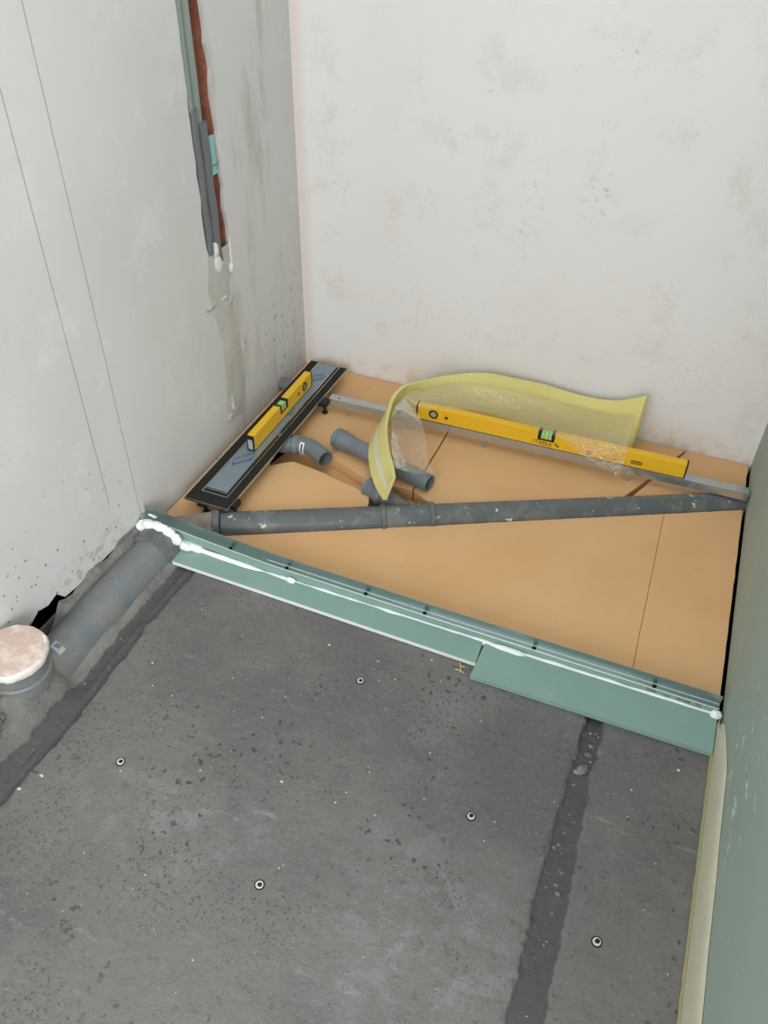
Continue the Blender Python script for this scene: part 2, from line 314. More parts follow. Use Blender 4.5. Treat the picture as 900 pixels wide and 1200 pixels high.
# left wall: plaster skin with the open chase, the two saw cuts and the broken foot
def jag(a, b, n, amp, sd):
    """points from a to b with a ragged sideways wobble"""
    o = []
    for i in range(n+1):
        t = i/n; k = 0 if i in (0, n) else amp*N(i*.37+sd, sd, 0, 1.7)
        o.append((a[0]+(b[0]-a[0])*t+k, a[1]+(b[1]-a[1])*t))
    return o
chL = jag((-.507, TOP), (-.507, .60), 60, .006, 1.)        # near edge of the chase
chR = jag((-.400, .53), (-.408, TOP), 70, .012, 5.)         # far edge of the chase
foot = [(-.93, .03), (-1.0, .046), (-1.1, .050), (-1.2, .050), (-1.25, .056), (-1.27, .085), (-1.30, .078), (-1.33, .088), (-1.36, .075), (-1.40, .09), (-1.46, .08), (-1.52, .05), (-1.6, .02), (FRONT, .0)]
foot = foot[::-1]                                            # from the room side towards the corner
def fz(y):
    for (a, b), (c, d) in zip(foot, foot[1:]):
        if a <= y <= c: return b+(d-b)*(y-a)/(c-a)
    return -.10
K = .0021; K1, K2 = -1.044, -.947
pieces = [
    [(FRONT, TOP)]+[p for p in foot if p[0] < K1-K]+[(K1-K, fz(K1-K)), (K1-K, TOP)],
    [(K1-K, .175), (K1-K, fz(K1)), (K1+K, fz(K1)), (K1+K, .175)],
    [(K1+K, TOP), (K1+K, fz(K1)), (-1.0, .05), (K2-K, fz(K2-K)), (K2-K, TOP)],
    [(K2-K, .07), (K2-K, fz(K2)), (K2+K, fz(K2)), (K2+K, .07)],
    [(K2+K, TOP), (K2+K, fz(K2)), (-.93, .03), (-.93, -.10), (-.507, -.10)]+chL[::-1],
    [(-.507, .60), (-.507, -.10), (-.400, -.10), (-.400, .53), (-.408, .500), (-.42, .505), (-.44, .525), (-.47, .545), (-.500, .575)],
    [(-.400, -.10), (0, -.10), (0, TOP)]+chR[::-1]]
def skin(name, pieces, x0, x1, mat, parent=None):
    bm = bmesh.new()
    for P in pieces:
        tri = tessellate_polygon([[Vector((a, b, 0)) for a, b in P]]); n = len(P)
        A = [bm.verts.new((x0, a, b)) for a, b in P]; B = [bm.verts.new((x1, a, b)) for a, b in P]
        for t in tri:
            bm.faces.new([A[k] for k in t]); bm.faces.new([B[k] for k in t[::-1]])
        for k in range(n): bm.faces.new([A[k], A[(k+1) % n], B[(k+1) % n], B[k]])
    return link(name, bm, mat, parent)
wl = struct(skin('wall_left', pieces, 0, -.010, ML))
brL = jag((-.510, TOP), (-.509, .58), 40, .004, 9.); brR = jag((-.402, .53), (-.412, TOP), 60, .010, 3.)
skin('brick_layer', [
    [(FRONT, TOP), (FRONT, -.10), (-1.5, -.10), (-1.5, TOP)], [(-1.5, TOP), (-1.5, .03), (-1.2, .03), (-1.2, TOP)],
    [(-1.2, TOP), (-1.2, -.10), (-.509, -.10)]+brL[::-1], [(-.509, .58), (-.509, -.10), (-.402, -.10), (-.402, .53), (-.46, .54)], [(-.402, -.10), (0, -.10), (0, TOP)]+brR[::-1]], -.010, -.062, M_BRICK, wl)
box('mortar_fill', -.020, -.010, FRONT, -.93, -.10, .115, M_RUB, wl)
box('chase_back', -.12, -.062, FRONT, 0, -.10, TOP, M_BRICK, wl)
# right wall: green plasterboard
struct(box('wall_right', W, W+.10, -1.95, 0, -.062, TOP, M_GWALL))
# the floor goes on beyond the modelled screed
bm = bmesh.new(); addbox(bm, 0, W, -5.2, FRONT, -.1, 0); addbox(bm, W, 4.2, -5.2, .12, -.1, 0); addbox(bm, -2.5, 0, -5.2, FRONT, -.1, 0); struct(link('floor', bm, M_FLOOR))
# filled lower end of the chase
bm = bmesh.new(); rows = []
cl = catmull([(-.455, .575, .052), (-.462, .50, .060), (-.470, .44, .048), (-.445, .33, .046), (-.44, .22, .050), (-.455, .12, .055), (-.45, .06, .03)], 10)
for i, p in enumerate(cl):
    row = []
    for j in range(21):
        s = j/10-1; hw = p.z*(1+.22*N(i*.12, 2 if s < 0 else 9)); y = p.x+s*hw
        hgt = (1-s*s)*.0028+.0016*N(y, p.y, 3, 26)*(1-s*s)-.0003
        row.append((max(-.0005, hgt), y, p.y))
    rows.append(row)
grid_mesh(bm, rows); link('mortar_patch', bm, M_PATCH, wl, smooth=True)
def lump(name, c, r, mat, parent=None, amp=.3, sc=30, seed=0, sub=3):
    bm = bmesh.new(); bmesh.ops.create_icosphere(bm, subdivisions=sub, radius=1)
    for v in bm.verts:
        k = 1+amp*N(v.co.x*1.3+seed, v.co.y*1.3, v.co.z*1.3, 1.6)+amp*.5*N(v.co.x+seed, v.co.y, v.co.z, 4)
        v.co = Vector((c[0]+v.co.x*r[0]*k, c[1]+v.co.y*r[1]*k, c[2]+v.co.z*r[2]*k))
    return link(name, bm, mat, parent, smooth=True)
for c, r, sd in [((.000, -.468, .580), (.008, .012, .022), 1), ((.001, -.462, .545), (.006, .020, .028), 2), ((-.001, -.398, .545), (.004, .006, .045), 3), ((0, -.402, .505), (.005, .012, .016), 4)]:
    lump('filler_lip', c, r, M_FILLER, wl, .25, seed=sd)
for c, r, sd in [((.001, -.52, .445), (.004, .024, .010), 5), ((.001, -.45, .44), (.005, .018, .008), 6), ((.001, -.425, .425), (.004, .014, .012), 7), ((.002, -.475, .12), (.006, .008, .03), 8), ((.002, -.50, .085), (.006, .014, .016), 9), ((.001, -.385, .26), (.004, .006, .025), 10)]:
    lump('mortar_ridge', c, r, M_PATCH, wl, .5, seed=sd)
# conduits in the chase
def conduit(name, y0, y1, x, z0, z1, r, mat, label, flat=False):
    o = tube(name, [(x, y0+(y1-y0)*i/12+.002*math.sin(i*1.3+r*900), z0+(z1-z0)*i/12) for i in range(13)], r, mat, n=18)
    return tag(o, label, 'conduit', 'conduits in the wall chase')
conduit('pale_conduit', -.491, -.493, -.010, .915, TOP, .0110, M_CONDP, 'pale green grey conduit at the outer left of the wall chase, upper length')
conduit('pale_conduit', -.463, -.466, -.014, .86, TOP, .0140, M_CONDP, 'pale green grey conduit beside the red brick in the wall chase')
conduit('dark_conduit', -.486, -.489, -.007, .575, .92, .0125, M_COND, 'dark grey conduit at the left edge of the wall chase, lower length')
conduit('dark_conduit', -.454, -.455, -.009, .545, .885, .0165, M_COND, 'thicker dark grey conduit end standing next to the turquoise tape')
tp = tag(box('tape_scrap', -.010, -.002, -.437, -.413, .755, .845, M_TEAL, bevel=.001), 'turquoise tape scrap stuck in the wall chase beside the conduits', 'tape')
box('fold', -.0022, -.0012, -.436, -.413, .776, .779, M_COND, tp)
# small pipe stub sticking out of the left wall behind the drain
so = thing('pipe_stub', 'short grey pipe stub in left wall, half hidden behind black drain channel', 'pipe', (0, -.185, .02))
lathe('socket', (-.01, 0, 0), (1, 0, 0), [(0, .02), (.055, .02), (.055, .017), (0, .017)], M_PIPE, so, 24)
lathe('stub', (.01, 0, 0), (1, 0, -.1), [(0, .0165), (.07, .0165), (.07, .014), (0, .014)], M_PIPE, so, 24)
# edge filler along the foot of the green wall
bm = bmesh.new(); rows = []
for i in range(90):
    y = -.985-(2.55-.985)*i/89; h = .016+.078*min(1, i/10)**.6+.024*(i/89)+.004*N(y, 0, 3, 9)
    rows.append([(W-.001, y, h+.004), (W-.004, y, h), (W-.008-.001*N(y, 4, 0, 7), y, h-.010), (W-.0095, y, .03), (W-.0105, y, .0)])
grid_mesh(bm, rows); tf = struct(link('trim_2', bm, M_CREAM, smooth=True))
bm = bmesh.new(); addtube(bm, [(W-.012+.0015*N(y*.1, 2, 0, 8), -.99-y*.02, .004) for y in range(78)], .0038, 8)
struct(link('trim_3', bm, M_EDGEY, smooth=True))

# ------------------------------------------------------------------ waste pipe across the tray
AX0 = Vector((.150, -.853, 0)); AX1 = Vector((1.447, -.175, -.018)); AD = (AX1-AX0).normalized(); AN = Vector((-AD.y, AD.x, 0)); PR = .0375
slope = AD.y/AD.x
def lo(x): return AX0.y+(x-AX0.x)*slope-.0388/AD.x
def hi(x): return AX0.y+(x-AX0.x)*slope+.0388/AD.x
wp = thing('waste_pipe', 'long plaster-splashed grey waste pipe lying diagonally across the orange foam', 'pipe', AX0, 0)
def at(p): return Vector(p)-AX0          # local coordinates of the waste pipe
Ltot = (AX1-AX0).length
def along(x): return (x-AX0.x)/AD.x
def seg(name, s0, s1, prof, mat): return lathe(name, at(AX0)+AD*s0, AD, prof, mat, wp, 40)
a0 = along(.165); aC1 = along(.537+.009); aC2 = along(.653+.009)
seg('pipe_length', 0, 0, [(.02, PR), (aC1+.01, PR), (aC1+.01, PR-.003), (.02, PR-.003)], M_PIPED)
seg('pipe_length', 0, 0, [(aC2-.02, PR), (Ltot, PR), (Ltot, PR-.003), (aC2-.02, PR-.003)], M_PIPED)
seg('tee_body', 0, 0, [(aC1-.008, PR+.002), (aC2+.008, PR+.002), (aC2+.008, PR-.001), (aC1-.008, PR-.001)], M_PIPED)
for s, wd in ((aC1, .016), (aC2, .018)):
    seg('socket_collar', 0, 0, [(s-wd/2, PR+.001), (s-wd/2+.003, PR+.0062), (s+wd/2-.003, PR+.0062), (s+wd/2, PR+.001)], M_PIPED)
seg('socket_collar', 0, 0, [(-.004, PR+.001), (0, PR+.007), (.014, PR+.007), (.018, PR+.001), (.018, PR-.002), (-.004, PR-.002)], M_PIPED)
seg('reducer', 0, 0, [(-.135, .030), (-.10, .031), (-.05, .036), (-.002, .040), (-.002, .034), (-.135, .026)], M_PIPEM)
BD = Vector((-.925, .38, .02)).normalized(); B0 = at(Vector((.615, -.605, .0)))
br = lathe('branch', B0, BD, [(0, .0265), (.115, .0265), (.115, .023), (0, .023)], M_PIPED, wp, 32)
lathe('branch_socket', B0, BD, [(.105, .027), (.11, .0315), (.122, .0325), (.126, .030), (.150, .030), (.153, .0335), (.163, .0335), (.165, .031), (.165, .0265), (.105, .0255)], M_PIPE, wp, 32)
lathe('seal_ring', B0, BD, [(.1655, .031), (.1685, .0295), (.1685, .0265), (.1655, .0265)], M_LABELG, wp, 32)

# ------------------------------------------------------------------ orange insulation boards
def wob(poly, keep=()):
    """resample long edges and roughen them by a millimetre or two"""
    out = []
    for i, a in enumerate(poly):
        b = poly[(i+1) % len(poly)]; L = math.hypot(b[0]-a[0], b[1]-a[1]); n = max(1, int(L/.03))
        for k in range(n):
            t = k/n; x = a[0]+(b[0]-a[0])*t; y = a[1]+(b[1]-a[1])*t
            q = .0018 if k else 0
            out.append((x+q*N(x, y, 2, 25), y+q*N(x, y, 6, 25)))
    return out
FG = 'orange foam boards in the shower recess'
def foam(poly, label, z0=-.062, z1=0., tilt=0):
    o = prism('insulation_board', wob(poly), z0, z1, M_FOAM, bevel=.0015); tag(o, label, 'foam board', FG); return o
foam([(.06, -.936), (1.2528, -.936), (1.2438, lo(1.2438)), (.9, lo(.9)), (.165, lo(.165)), (.06, lo(.06)-.002)], 'largest orange foam board, between the diagonal waste pipe and the green kerb')
foam([(1.2535, -.936), (1.442, -.936), (1.442, lo(1.442)), (1.2445, lo(1.2445))], 'narrow upright orange foam board along the foot of the green wall')
foam([(.004, -.875), (.06, hi(.06)), (.492, hi(.492)), (.486, -.598), (.470, -.566), (.293, -.527), (.212, -.518), (.16, -.56), (.004, -.60)], 'triangular orange foam board between drain channel, waste pipe and branch groove')
foam([(.004, -.596), (.157, -.556), (.120, -.520), (.120, -.436), (.225, -.436), (.335, -.464), (.43, -.505), (.50, -.512), (.5765, -.50), (.5765, -.004), (.004, -.004)], 'orange foam board under drain channel and loose grey pipe, reaching the back corner')
foam([(.5805, -.004), (1.262, -.004), (1.19, -.165), (1.128, hi(1.128)), (.668, hi(.668)), (.628, -.53), (.5805, -.502)], 'orange foam board in the middle, under the yellow foam strip and long spirit level')
foam([(1.268, -.004), (1.442, -.004), (1.442, hi(1.442)), (1.150, hi(1.150)), (1.198, -.168)], 'orange foam board in the back corner by the green wall')
foam([(.121, -.521), (.158, -.557), (.162, -.559), (.212, -.5175), (.293, -.526), (.470, -.565), (.487, -.598), (.493, hi(.493)), (.667, hi(.667)), (.627, -.529), (.579, -.501), (.50, -.511), (.43, -.504), (.335, -.463), (.225, -.437), (.121, -.437)], 'orange foam bottom of the groove below the angled outlet pipe', -.062, -.040)

# ------------------------------------------------------------------ drain channel
dc = thing('drain_channel', 'long black-flanged linear shower drain channel with blue-grey cover along left wall', 'drain', (.115, -.44, 0))
def L_(x, y, z=0): return (x-.115, y+.44, z)
def dbox(name, x0, x1, y0, y1, z0, z1, mat, par=dc, bevel=0): return box(name, x0-.115, x1-.115, y0+.44, y1+.44, z0, z1, mat, par, bevel)
def ring(name, x0, x1, y0, y1, wx, z0, z1, mat, par=dc):
    bm = bmesh.new(); o = [(x0, y0), (x1, y0), (x1, y1), (x0, y1)]; i = [(x0+wx[0], y0+wx[2]), (x1-wx[1], y0+wx[2]), (x1-wx[1], y1-wx[3]), (x0+wx[0], y1-wx[3])]
    O0 = [bm.verts.new(L_(*p, z0)) for p in o]; I0 = [bm.verts.new(L_(*p, z0)) for p in i]; O1 = [bm.verts.new(L_(*p, z1)) for p in o]; I1 = [bm.verts.new(L_(*p, z1)) for p in i]
    for k in range(4):
        q = (k+1) % 4
        bm.faces.new([O1[k], O1[q], I1[q], I1[k]]); bm.faces.new([O0[q], O0[k], I0[k], I0[q]])
        bm.faces.new([O0[k], O0[q], O1[q], O1[k]]); bm.faces.new([I0[q], I0[k], I1[k], I1[q]])
    return link(name, bm, mat, par)
Z = .046
ring('flange', .050, .181, -.828, -.060, (.028, .0245, .040, .006), Z, Z+.003, M_FLANGE)
ring('flange_edge', .0495, .1815, -.8285, -.0595, (.0012, .0012, .0012, .0012), Z-.0035, Z+.0033, M_STEEL)
ring('rim', .078, .1565, -.788, -.066, (.0028, .0022, .0028, .0028), Z-.01, Z+.0048, M_STEEL)
dbox('trough', .080, .155, -.786, -.068, .030, Z+.001, M_BLACK)
dbox('trough_body', .086, .149, -.770, -.085, .006, .030, M_PIPE, bevel=.004)
ring('inner_rim', .0815, .1465, -.775, -.068, (.0015, .0028, .0015, .0015), Z, Z+.0055, M_STEEL)
pl = dbox('cover_plate', .0838, .1430, -.768, -.070, Z+.001, Z+.0062, M_PLATE, bevel=.0006)
for y0 in (-.632, -.385, -.168):
    xd = Vector((.65, .76, 0)); yd = Vector((-.76, .65, 0))
    text('film_print', 'Avocal"', .023, M_BLUE, pl, basis(xd, yd, L_(.118, y0, Z+.0064)))
    text('film_print', 'FIX FORM', .0145, M_BLUE, pl, basis(xd, yd, L_(.110, y0+.022, Z+.0064)))
for x, y in ((.178, -.790), (.100, -.812), (.19, -.255), (.07, -.255)):
    f = dbox('foot_bracket', x-.014, x+.012, y-.016, y+.016, .030, Z, M_BLACK, bevel=.001)
    bm = bmesh.new(); addlathe(bm, L_(x, y, .0), (0, 0, 1), [(0, .009), (.005, .009), (.007, .005), (.034, .005)], 16, False); link('foot_bolt', bm, M_BLACK, f, smooth=True)
# outlet body and angled outlet pipe with its paper label
lathe('outlet_body', L_(.135, -.474, .018), (1, .10, 0), [(0, .030), (.035, .030), (.045, .0245), (.07, .0245), (.07, .02), (0, .02)], M_PIPE, dc, 32)
path = catmull([L_(.190, -.467, .020), L_(.222, -.461, .021), L_(.245, -.463, .021), L_(.272, -.475, .0195), L_(.304, -.492, .018)], 6)
bm = bmesh.new(); addtube(bm, path, .0252, 32, False); addtube(bm, path, .0222, 32, False)
bm.verts.ensure_lookup_table(); m_ = len(path)*32
for base in (0, m_-32):
    for i in range(32): bm.faces.new([bm.verts[base+i], bm.verts[base+(i+1) % 32], bm.verts[m_+base+(i+1) % 32], bm.verts[m_+base+i]])
el = link('outlet_elbow', bm, M_PIPE, dc, smooth=True); el['label'] = 'grey angled outlet pipe with white label'
lathe('outlet_collar', L_(.186, -.468, .020), (1, .17, 0), [(0, .0258), (.004, .0295), (.018, .0295), (.022, .0262), (.022, .024), (0, .024)], M_PIPE, dc, 32)
# label wrapped on the elbow, towards the room and up
bm = bmesh.new(); rows = []
for j in range(9):
    a = math.radians(58-j*11); rows.append([])
    for i in range(3):
        q = Vector(L_(.217+.007*i, -.4615, .0208)); rows[-1].append(q+Vector((.0, -math.cos(a), math.sin(a)))*.0259)
grid_mesh(bm, rows); lb = link('paper_label', bm, M_WHITE, el, smooth=True)
for r0, r1, i0 in ((2, 6, .35),):
    bm = bmesh.new(); rows = []
    for j in range(9):
        a = math.radians(46-j*8); rows.append([Vector(L_(.2215+.005*i, -.4615, .0208))+Vector((0, -math.cos(a), math.sin(a)))*.0262 for i in range(2)])
    grid_mesh(bm, rows); link('barcode', bm, M_INK, el)

# ------------------------------------------------------------------ loose pipe on the foam
p0 = Vector((.296, -.398, .0305)); p1 = Vector((.622, -.489, .0275)); D = (p1-p0).normalized(); LL = (p1-p0).length
lp = thing('loose_pipe', 'loose grey waste pipe with socket end lying on the foam by the yellow strip', 'pipe', p0)
lathe('tube', (0, 0, 0), D, [(.04, .0250), (LL-.008, .0250), (LL, .0238), (LL, .0215), (.04, .0215)], M_PIPE, lp, 36)
lathe('socket', (0, 0, 0), D, [(0, .0285), (.002, .0302), (.010, .0302), (.013, .0285), (.018, .0305), (.024, .0305), (.028, .0282), (.052, .0282), (.058, .0252), (.058, .022), (0, .0262)], M_PIPE, lp, 36)

# ------------------------------------------------------------------ aluminium rail on little legs
RZ = math.radians(1.45)
rl = thing('metal_rail', 'straight galvanised steel rail on small legs carrying the long spirit level', 'rail', (.200, -.2445, 0), RZ)
bm = bmesh.new(); sec = [(0, .024), (0, .050), (.028, .050), (.028, .024), (.0262, .024), (.0262, .0484), (.0018, .0484), (.0018, .024)]
addprism(bm, sec, lambda y, z: (0, y, z), lambda y, z: (1.243, y, z)); link('profile', bm, M_GALV, rl, bevel=.0006)
for x in (.062, .50, .925):
    bm = bmesh.new(); addlathe(bm, (x, .0035, .0), (0, 0, 1), [(0, .0052), (.003, .0052), (.0035, .0040), (.030, .0040)], 14, False); link('leg', bm, M_GALV, rl, smooth=True)
bm = bmesh.new(); addlathe(bm, (.03, .012, .0502), (0, 0, 1), [(0, .003), (.0004, .003)], 12, False); link('hole', bm, M_DARK, rl)

# ------------------------------------------------------------------ spirit levels
def level(name, label, loc, rz, Ln, mirror, long_):
    t = thing(name, label, 'spirit level', loc, rz)
    wd, h = .022, .050; c = Ln/2; g = .024; sg = -1 if mirror else 1
    bm = bmesh.new()
    for x0, x1, z0, z1 in ((0, Ln, 0, .030), (0, c-g, .030, h), (c+g, Ln, .030, h)): addbox(bm, x0, x1, .0012 if 0 else 0, wd, z0, z1)
    b = link('body', bm, M_YEL, t, bevel=.0012)
    box('base_gap_line', 0, Ln, -.0006, wd+.0004, -.0002, .0022, M_INK, b)  # dark strip put in for the shadow gap and black lower edge
    for x0, x1 in ((-.004, 0), (Ln, Ln+.004)):
        e = box('end_cap', x0, x1, -.0006, wd+.0006, 0, h+.0004, M_BLACK, t, .0006)
        xs = x0-.0003 if x0 < 0 else x1
        box('end_plate', xs, xs+.0003, .004, wd-.004, .006, h-.012, M_LABELG, e)
    bm = bmesh.new(); addbox(bm, c-g-.0005, c-g+.0085, -.0006, wd+.0006, .022, h+.0004); addbox(bm, c+g-.0085, c+g+.0005, -.0006, wd+.0006, .022, h+.0004); addbox(bm, c-g, c+g, -.0006, wd+.0006, .0225, .029)
    fr = link('vial_frame', bm, M_BLACK, t, bevel=.001)
    v = box('level_vial', c-g+.0085, c+g-.0085, .001, wd-.001, .029, .0465, M_VIAL, t, .003)
    for dx in (-.006, .006): box('vial_line', c+dx-.0006, c+dx+.0006, .0006, wd-.0006, .0292, .0468, M_INK, v)
    x = .050 if not mirror else Ln-.050
    r = lathe('plumb_ring', (x, -.0012, .027), (0, 1, 0), [(0, .0145), (wd+.0024, .0145), (wd+.0024, .0095), (0, .0095)], M_BLACK, t, 32)
    pv = box('plumb_vial', x-.008, x+.008, -.0008, wd+.0008, .017, .037, M_VGREY, t, .001)
    for dz in (-.004, .004): box('vial_line', x-.008, x+.008, -.0012, -.0007, .027+dz-.0005, .027+dz+.0005, M_INK, pv)
    bm = bmesh.new(); addlathe(bm, (x+sg*.040, -.0004, .024), (0, 1, 0), [(0, .0052), (.0006, .0052)], 20, False); link('rivet_hole', bm, M_INK, t)
    return t
ll = level('spirit_level', 'long yellow spirit level standing on the metal rail under the plastic film', (.490, -.2372, .0503), RZ, .778, False, True)
def face(p, x, z): return basis((1, 0, 0), (0, 0, 1), (x, -.0004, z))
text('brand_print', 'STABILA', .0150, M_INK, ll, face(ll, .389-.008, .0150))
text('brand_print', 'Made in Germany', .0055, M_INKO, ll, face(ll, .389, .0075))
for dx, dz in ((.030, .018), (.0365, .0125)): 
    m = box('brand_mark', .389+dx-.003, .389+dx+.003, -.0006, 0, dz-.0025, dz+.0025, M_INK, ll)
bm = bmesh.new(); addlathe(bm, (.515, -.0007, .016), (0, 1, 0), [(0, .0075), (.0007, .0075), (.0007, .005), (0, .005)], 20); link('round_print', bm, M_INKO, ll)
text('round_print', 'P', .010, M_INK, ll, face(ll, .515, .016))
text('small_print', 'TYPE 70', .006, M_INKO, ll, face(ll, .555, .014)); text('small_print', '80', .007, M_INKO, ll, face(ll, .59, .012))
lbx = box('data_label', .632, .662, -.0004, 0, .012, .024, M_INKO, ll)
for k_ in range(5): box('data_label_bar', .6345+k_*.0055, .6365+k_*.0055, -.0007, -.0004, .014, .022, M_YEL, lbx)
level('spirit_level', 'short yellow spirit level standing on the drain channel cover', (.1255, -.578, .0525), math.radians(90.4), .372, True, False)

# ------------------------------------------------------------------ yellow edge strip with film
st = thing('foam_strip', 'curled pale yellow foam edge strip with clear plastic film in the shower recess', 'foam strip', (.75, -.1, 0))
OFF = Vector((.75, -.1, 0))
stn = [  # bottom edge, top edge; from the right-hand end round the back to the front tip
    ((1.108, -.115, .040), (1.115, -.072, .196)), ((1.085, -.100, .020), (1.078, -.058, .168)), ((1.02, -.085, .010), (1.020, -.044, .137)),
    ((.93, -.078, .006), (.935, -.044, .131)), ((.82, -.075, .006), (.825, -.046, .140)), ((.72, -.085, .008), (.730, -.055, .145)), ((.63, -.105, .010), (.645, -.070, .150)),
    ((.545, -.125, .020), (.545, -.093, .133)), ((.470, -.165, .040), (.472, -.140, .120)), ((.432, -.215, .053), (.437, -.200, .128)), ((.418, -.275, .052), (.430, -.268, .130)),
    ((.411, -.350, .054), (.445, -.345, .134)), ((.430, -.450, .058), (.467, -.424, .132)), ((.472, -.535, .052), (.508, -.512, .128)), ((.508, -.584, .046), (.540, -.562, .124)), ((.547, -.624, .046), (.568, -.616, .124))]
bo = catmull([a for a, b in stn], 6); to = catmull([b for a, b in stn], 6)
TH = .010; bm = bmesh.new(); R1 = []; R2 = []
for i in range(len(bo)):
    j0, j1 = max(i-1, 0), min(i+1, len(bo)-1)
    tg = ((bo[j1]-bo[j0])+(to[j1]-to[j0])).normalized(); nr = tg.cross(to[i]-bo[i]).normalized()
    R1.append([bo[i].lerp(to[i], k/6)-OFF for k in range(7)]); R2.append([q+nr*TH for q in R1[-1]])
A = [[bm.verts.new(p) for p in r] for r in R1]; B = [[bm.verts.new(p) for p in r] for r in R2]
n_ = len(A)
for i in range(n_-1):
    for k in range(6): bm.faces.new([A[i][k], A[i+1][k], A[i+1][k+1], A[i][k+1]]); bm.faces.new([B[i][k], B[i][k+1], B[i+1][k+1], B[i+1][k]])
    for k in (0, 6): bm.faces.new([A[i][k], B[i][k], B[i+1][k], A[i+1][k]])
for i in (0, n_-1):
    for k in range(6): bm.faces.new([A[i][k], A[i][k+1], B[i][k+1], B[i][k]])
sb = link('strip', bm, M_PE, st, smooth=True)
# which side is the outer one is decided by the strip's normal at the front: put the tape on the face towards the room
def outer(i, f, lift):
    j0, j1 = max(i-1, 0), min(i+1, len(bo)-1)
    tg = ((bo[j1]-bo[j0])+(to[j1]-to[j0])).normalized(); nr = tg.cross(to[i]-bo[i]).normalized()
    q = bo[i].lerp(to[i], f); s = nr.dot(Vector((-.75, -.65, .3)))
    return q+(nr*(TH+lift) if s > 0 else -nr*lift)-OFF
bm = bmesh.new(); grid_mesh(bm, [[outer(i, f, .0006) for f in (.36, .46, .58)] for i in range(n_-24, n_)]); link('adhesive_tape', bm, M_TAPE, st, smooth=True)
# film: a skirt from the strip forward over the long level, a sheet hanging from the front curl to the loose pipe
def film(name, rowsP, m=10):
    bm = bmesh.new(); rows = []
    for r in rowsP:
        c = catmull(r, 12); rows.append(c)
    cols = list(zip(*rows)); full = [catmull(c, 10) for c in cols]
    out = []
    for i, c in enumerate(full):
        out.append([p+Vector((0, -1, .5))*(.004*N(p.x, p.y, p.z, 28)+.002*N(p.x, p.y, p.z, 70))-OFF for p in c])
    grid_mesh(bm, out); o = link(name, bm, M_FILM, st, smooth=True); o['label'] = 'clear wrinkled plastic film'; return o
film('film_skirt', [
    [(.47, -.175, .112), (.55, -.118, .118), (.66, -.10, .126), (.80, -.085, .118), (.93, -.083, .112), (1.03, -.085, .115), (1.098, -.105, .14)],
    [(.455, -.205, .120), (.55, -.17, .112), (.66, -.15, .104), (.80, -.14, .104), (.93, -.14, .108), (1.03, -.15, .115), (1.10, -.16, .125)],
    [(.45, -.232, .120), (.54, -.218, .106), (.66, -.19, .104), (.80, -.19, .105), (.93, -.215, .108), (1.01, -.220, .108), (1.103, -.22, .108)],
    [(.455, -.245, .112), (.53, -.243, .096), (.66, -.205, .105), (.80, -.217, .105), (.93, -.243, .103), (.985, -.247, .072), (1.104, -.250, .026)]])
film('film_sheet', [
    [(.452, -.235, .120), (.458, -.245, .118), (.466, -.255, .112)],
    [(.452, -.345, .134), (.485, -.325, .118), (.52, -.30, .098)],
    [(.478, -.420, .124), (.525, -.395, .100), (.565, -.375, .085)],
    [(.512, -.505, .120), (.56, -.475, .085), (.600, -.445, .072)],
    [(.545, -.560, .110), (.585, -.520, .075), (.634, -.487, .062)]])

# ------------------------------------------------------------------ kerb: board strip, steel angle, screws, foam seam
def kz(x):      # the kerb rises over the big pipe at its left-hand end
    pts = [(0, .046), (.15, .030), (.36, .013), (.8, .004), (1.45, -.001)]
    for (a, b), (c, d) in zip(pts, pts[1:]):
        if x <= c: t_ = (x-a)/(c-a); return b+(d-b)*t_
    return 0
def sweep(name, sec, x0, x1, mat, parent, bevel=0, n=24, dz=0):
    bm = bmesh.new(); R = []
    for i in range(n+1):
        x = x0+(x1-x0)*i/n; R.append([bm.verts.new((x, y, z+kz(x)+dz)) for y, z in sec])
    q = len(sec)
    for a, b in zip(R, R[1:]):
        for k in range(q): bm.faces.new([a[k], a[(k+1) % q], b[(k+1) % q], b[k]])
    bm.faces.new(R[0]); bm.faces.new(R[-1]); return link(name, bm, mat, parent, bevel=bevel)
kt = thing('kerb_board', 'thin green plasterboard kerb strip on edge topped by a steel angle profile', 'board strip')
sweep('board', [(-.957, 0), (-.957, .024), (-.9445, .024), (-.9445, 0)], .004, 1.438, M_GREEN, kt, .0008)
sweep('angle_profile', [(-.9565, .0244), (-.9565, .0256), (-.9425, .0256), (-.9425, .052), (-.9413, .052), (-.9413, .0244)], .012, 1.438, M_ZINC, kt)
for yy, zz, rr, xa in ((-.9562, .0262, .0011, .06), (-.9436, .0268, .0009, .36)):  # lip tubes paler than the zinc, painting bright highlight lines along the profile
    tube('profile_lip_highlight', [(xa+(1.437-xa)*i/30, yy, zz+kz(xa+(1.437-xa)*i/30)) for i in range(31)], rr, M_LIP, kt, 8)
for i, x in enumerate((.262, .417, .626, .775, 1.036, 1.302)):
    bm = bmesh.new(); addlathe(bm, (x, -.951, kz(x)+.0256), (0, 0, 1), [(0, .0025), (.0015, .0048), (.0032, .0048), (.0036, .002)], 16, False); link('screw', bm, M_SCREW, kt, smooth=True)
text('board_print', 'GKBI     12,5     EN 520    H2', .0095, M_INK, kt, basis((1, 0, 0), (0, 0, 1), (1.345, -.9574, .0185)))
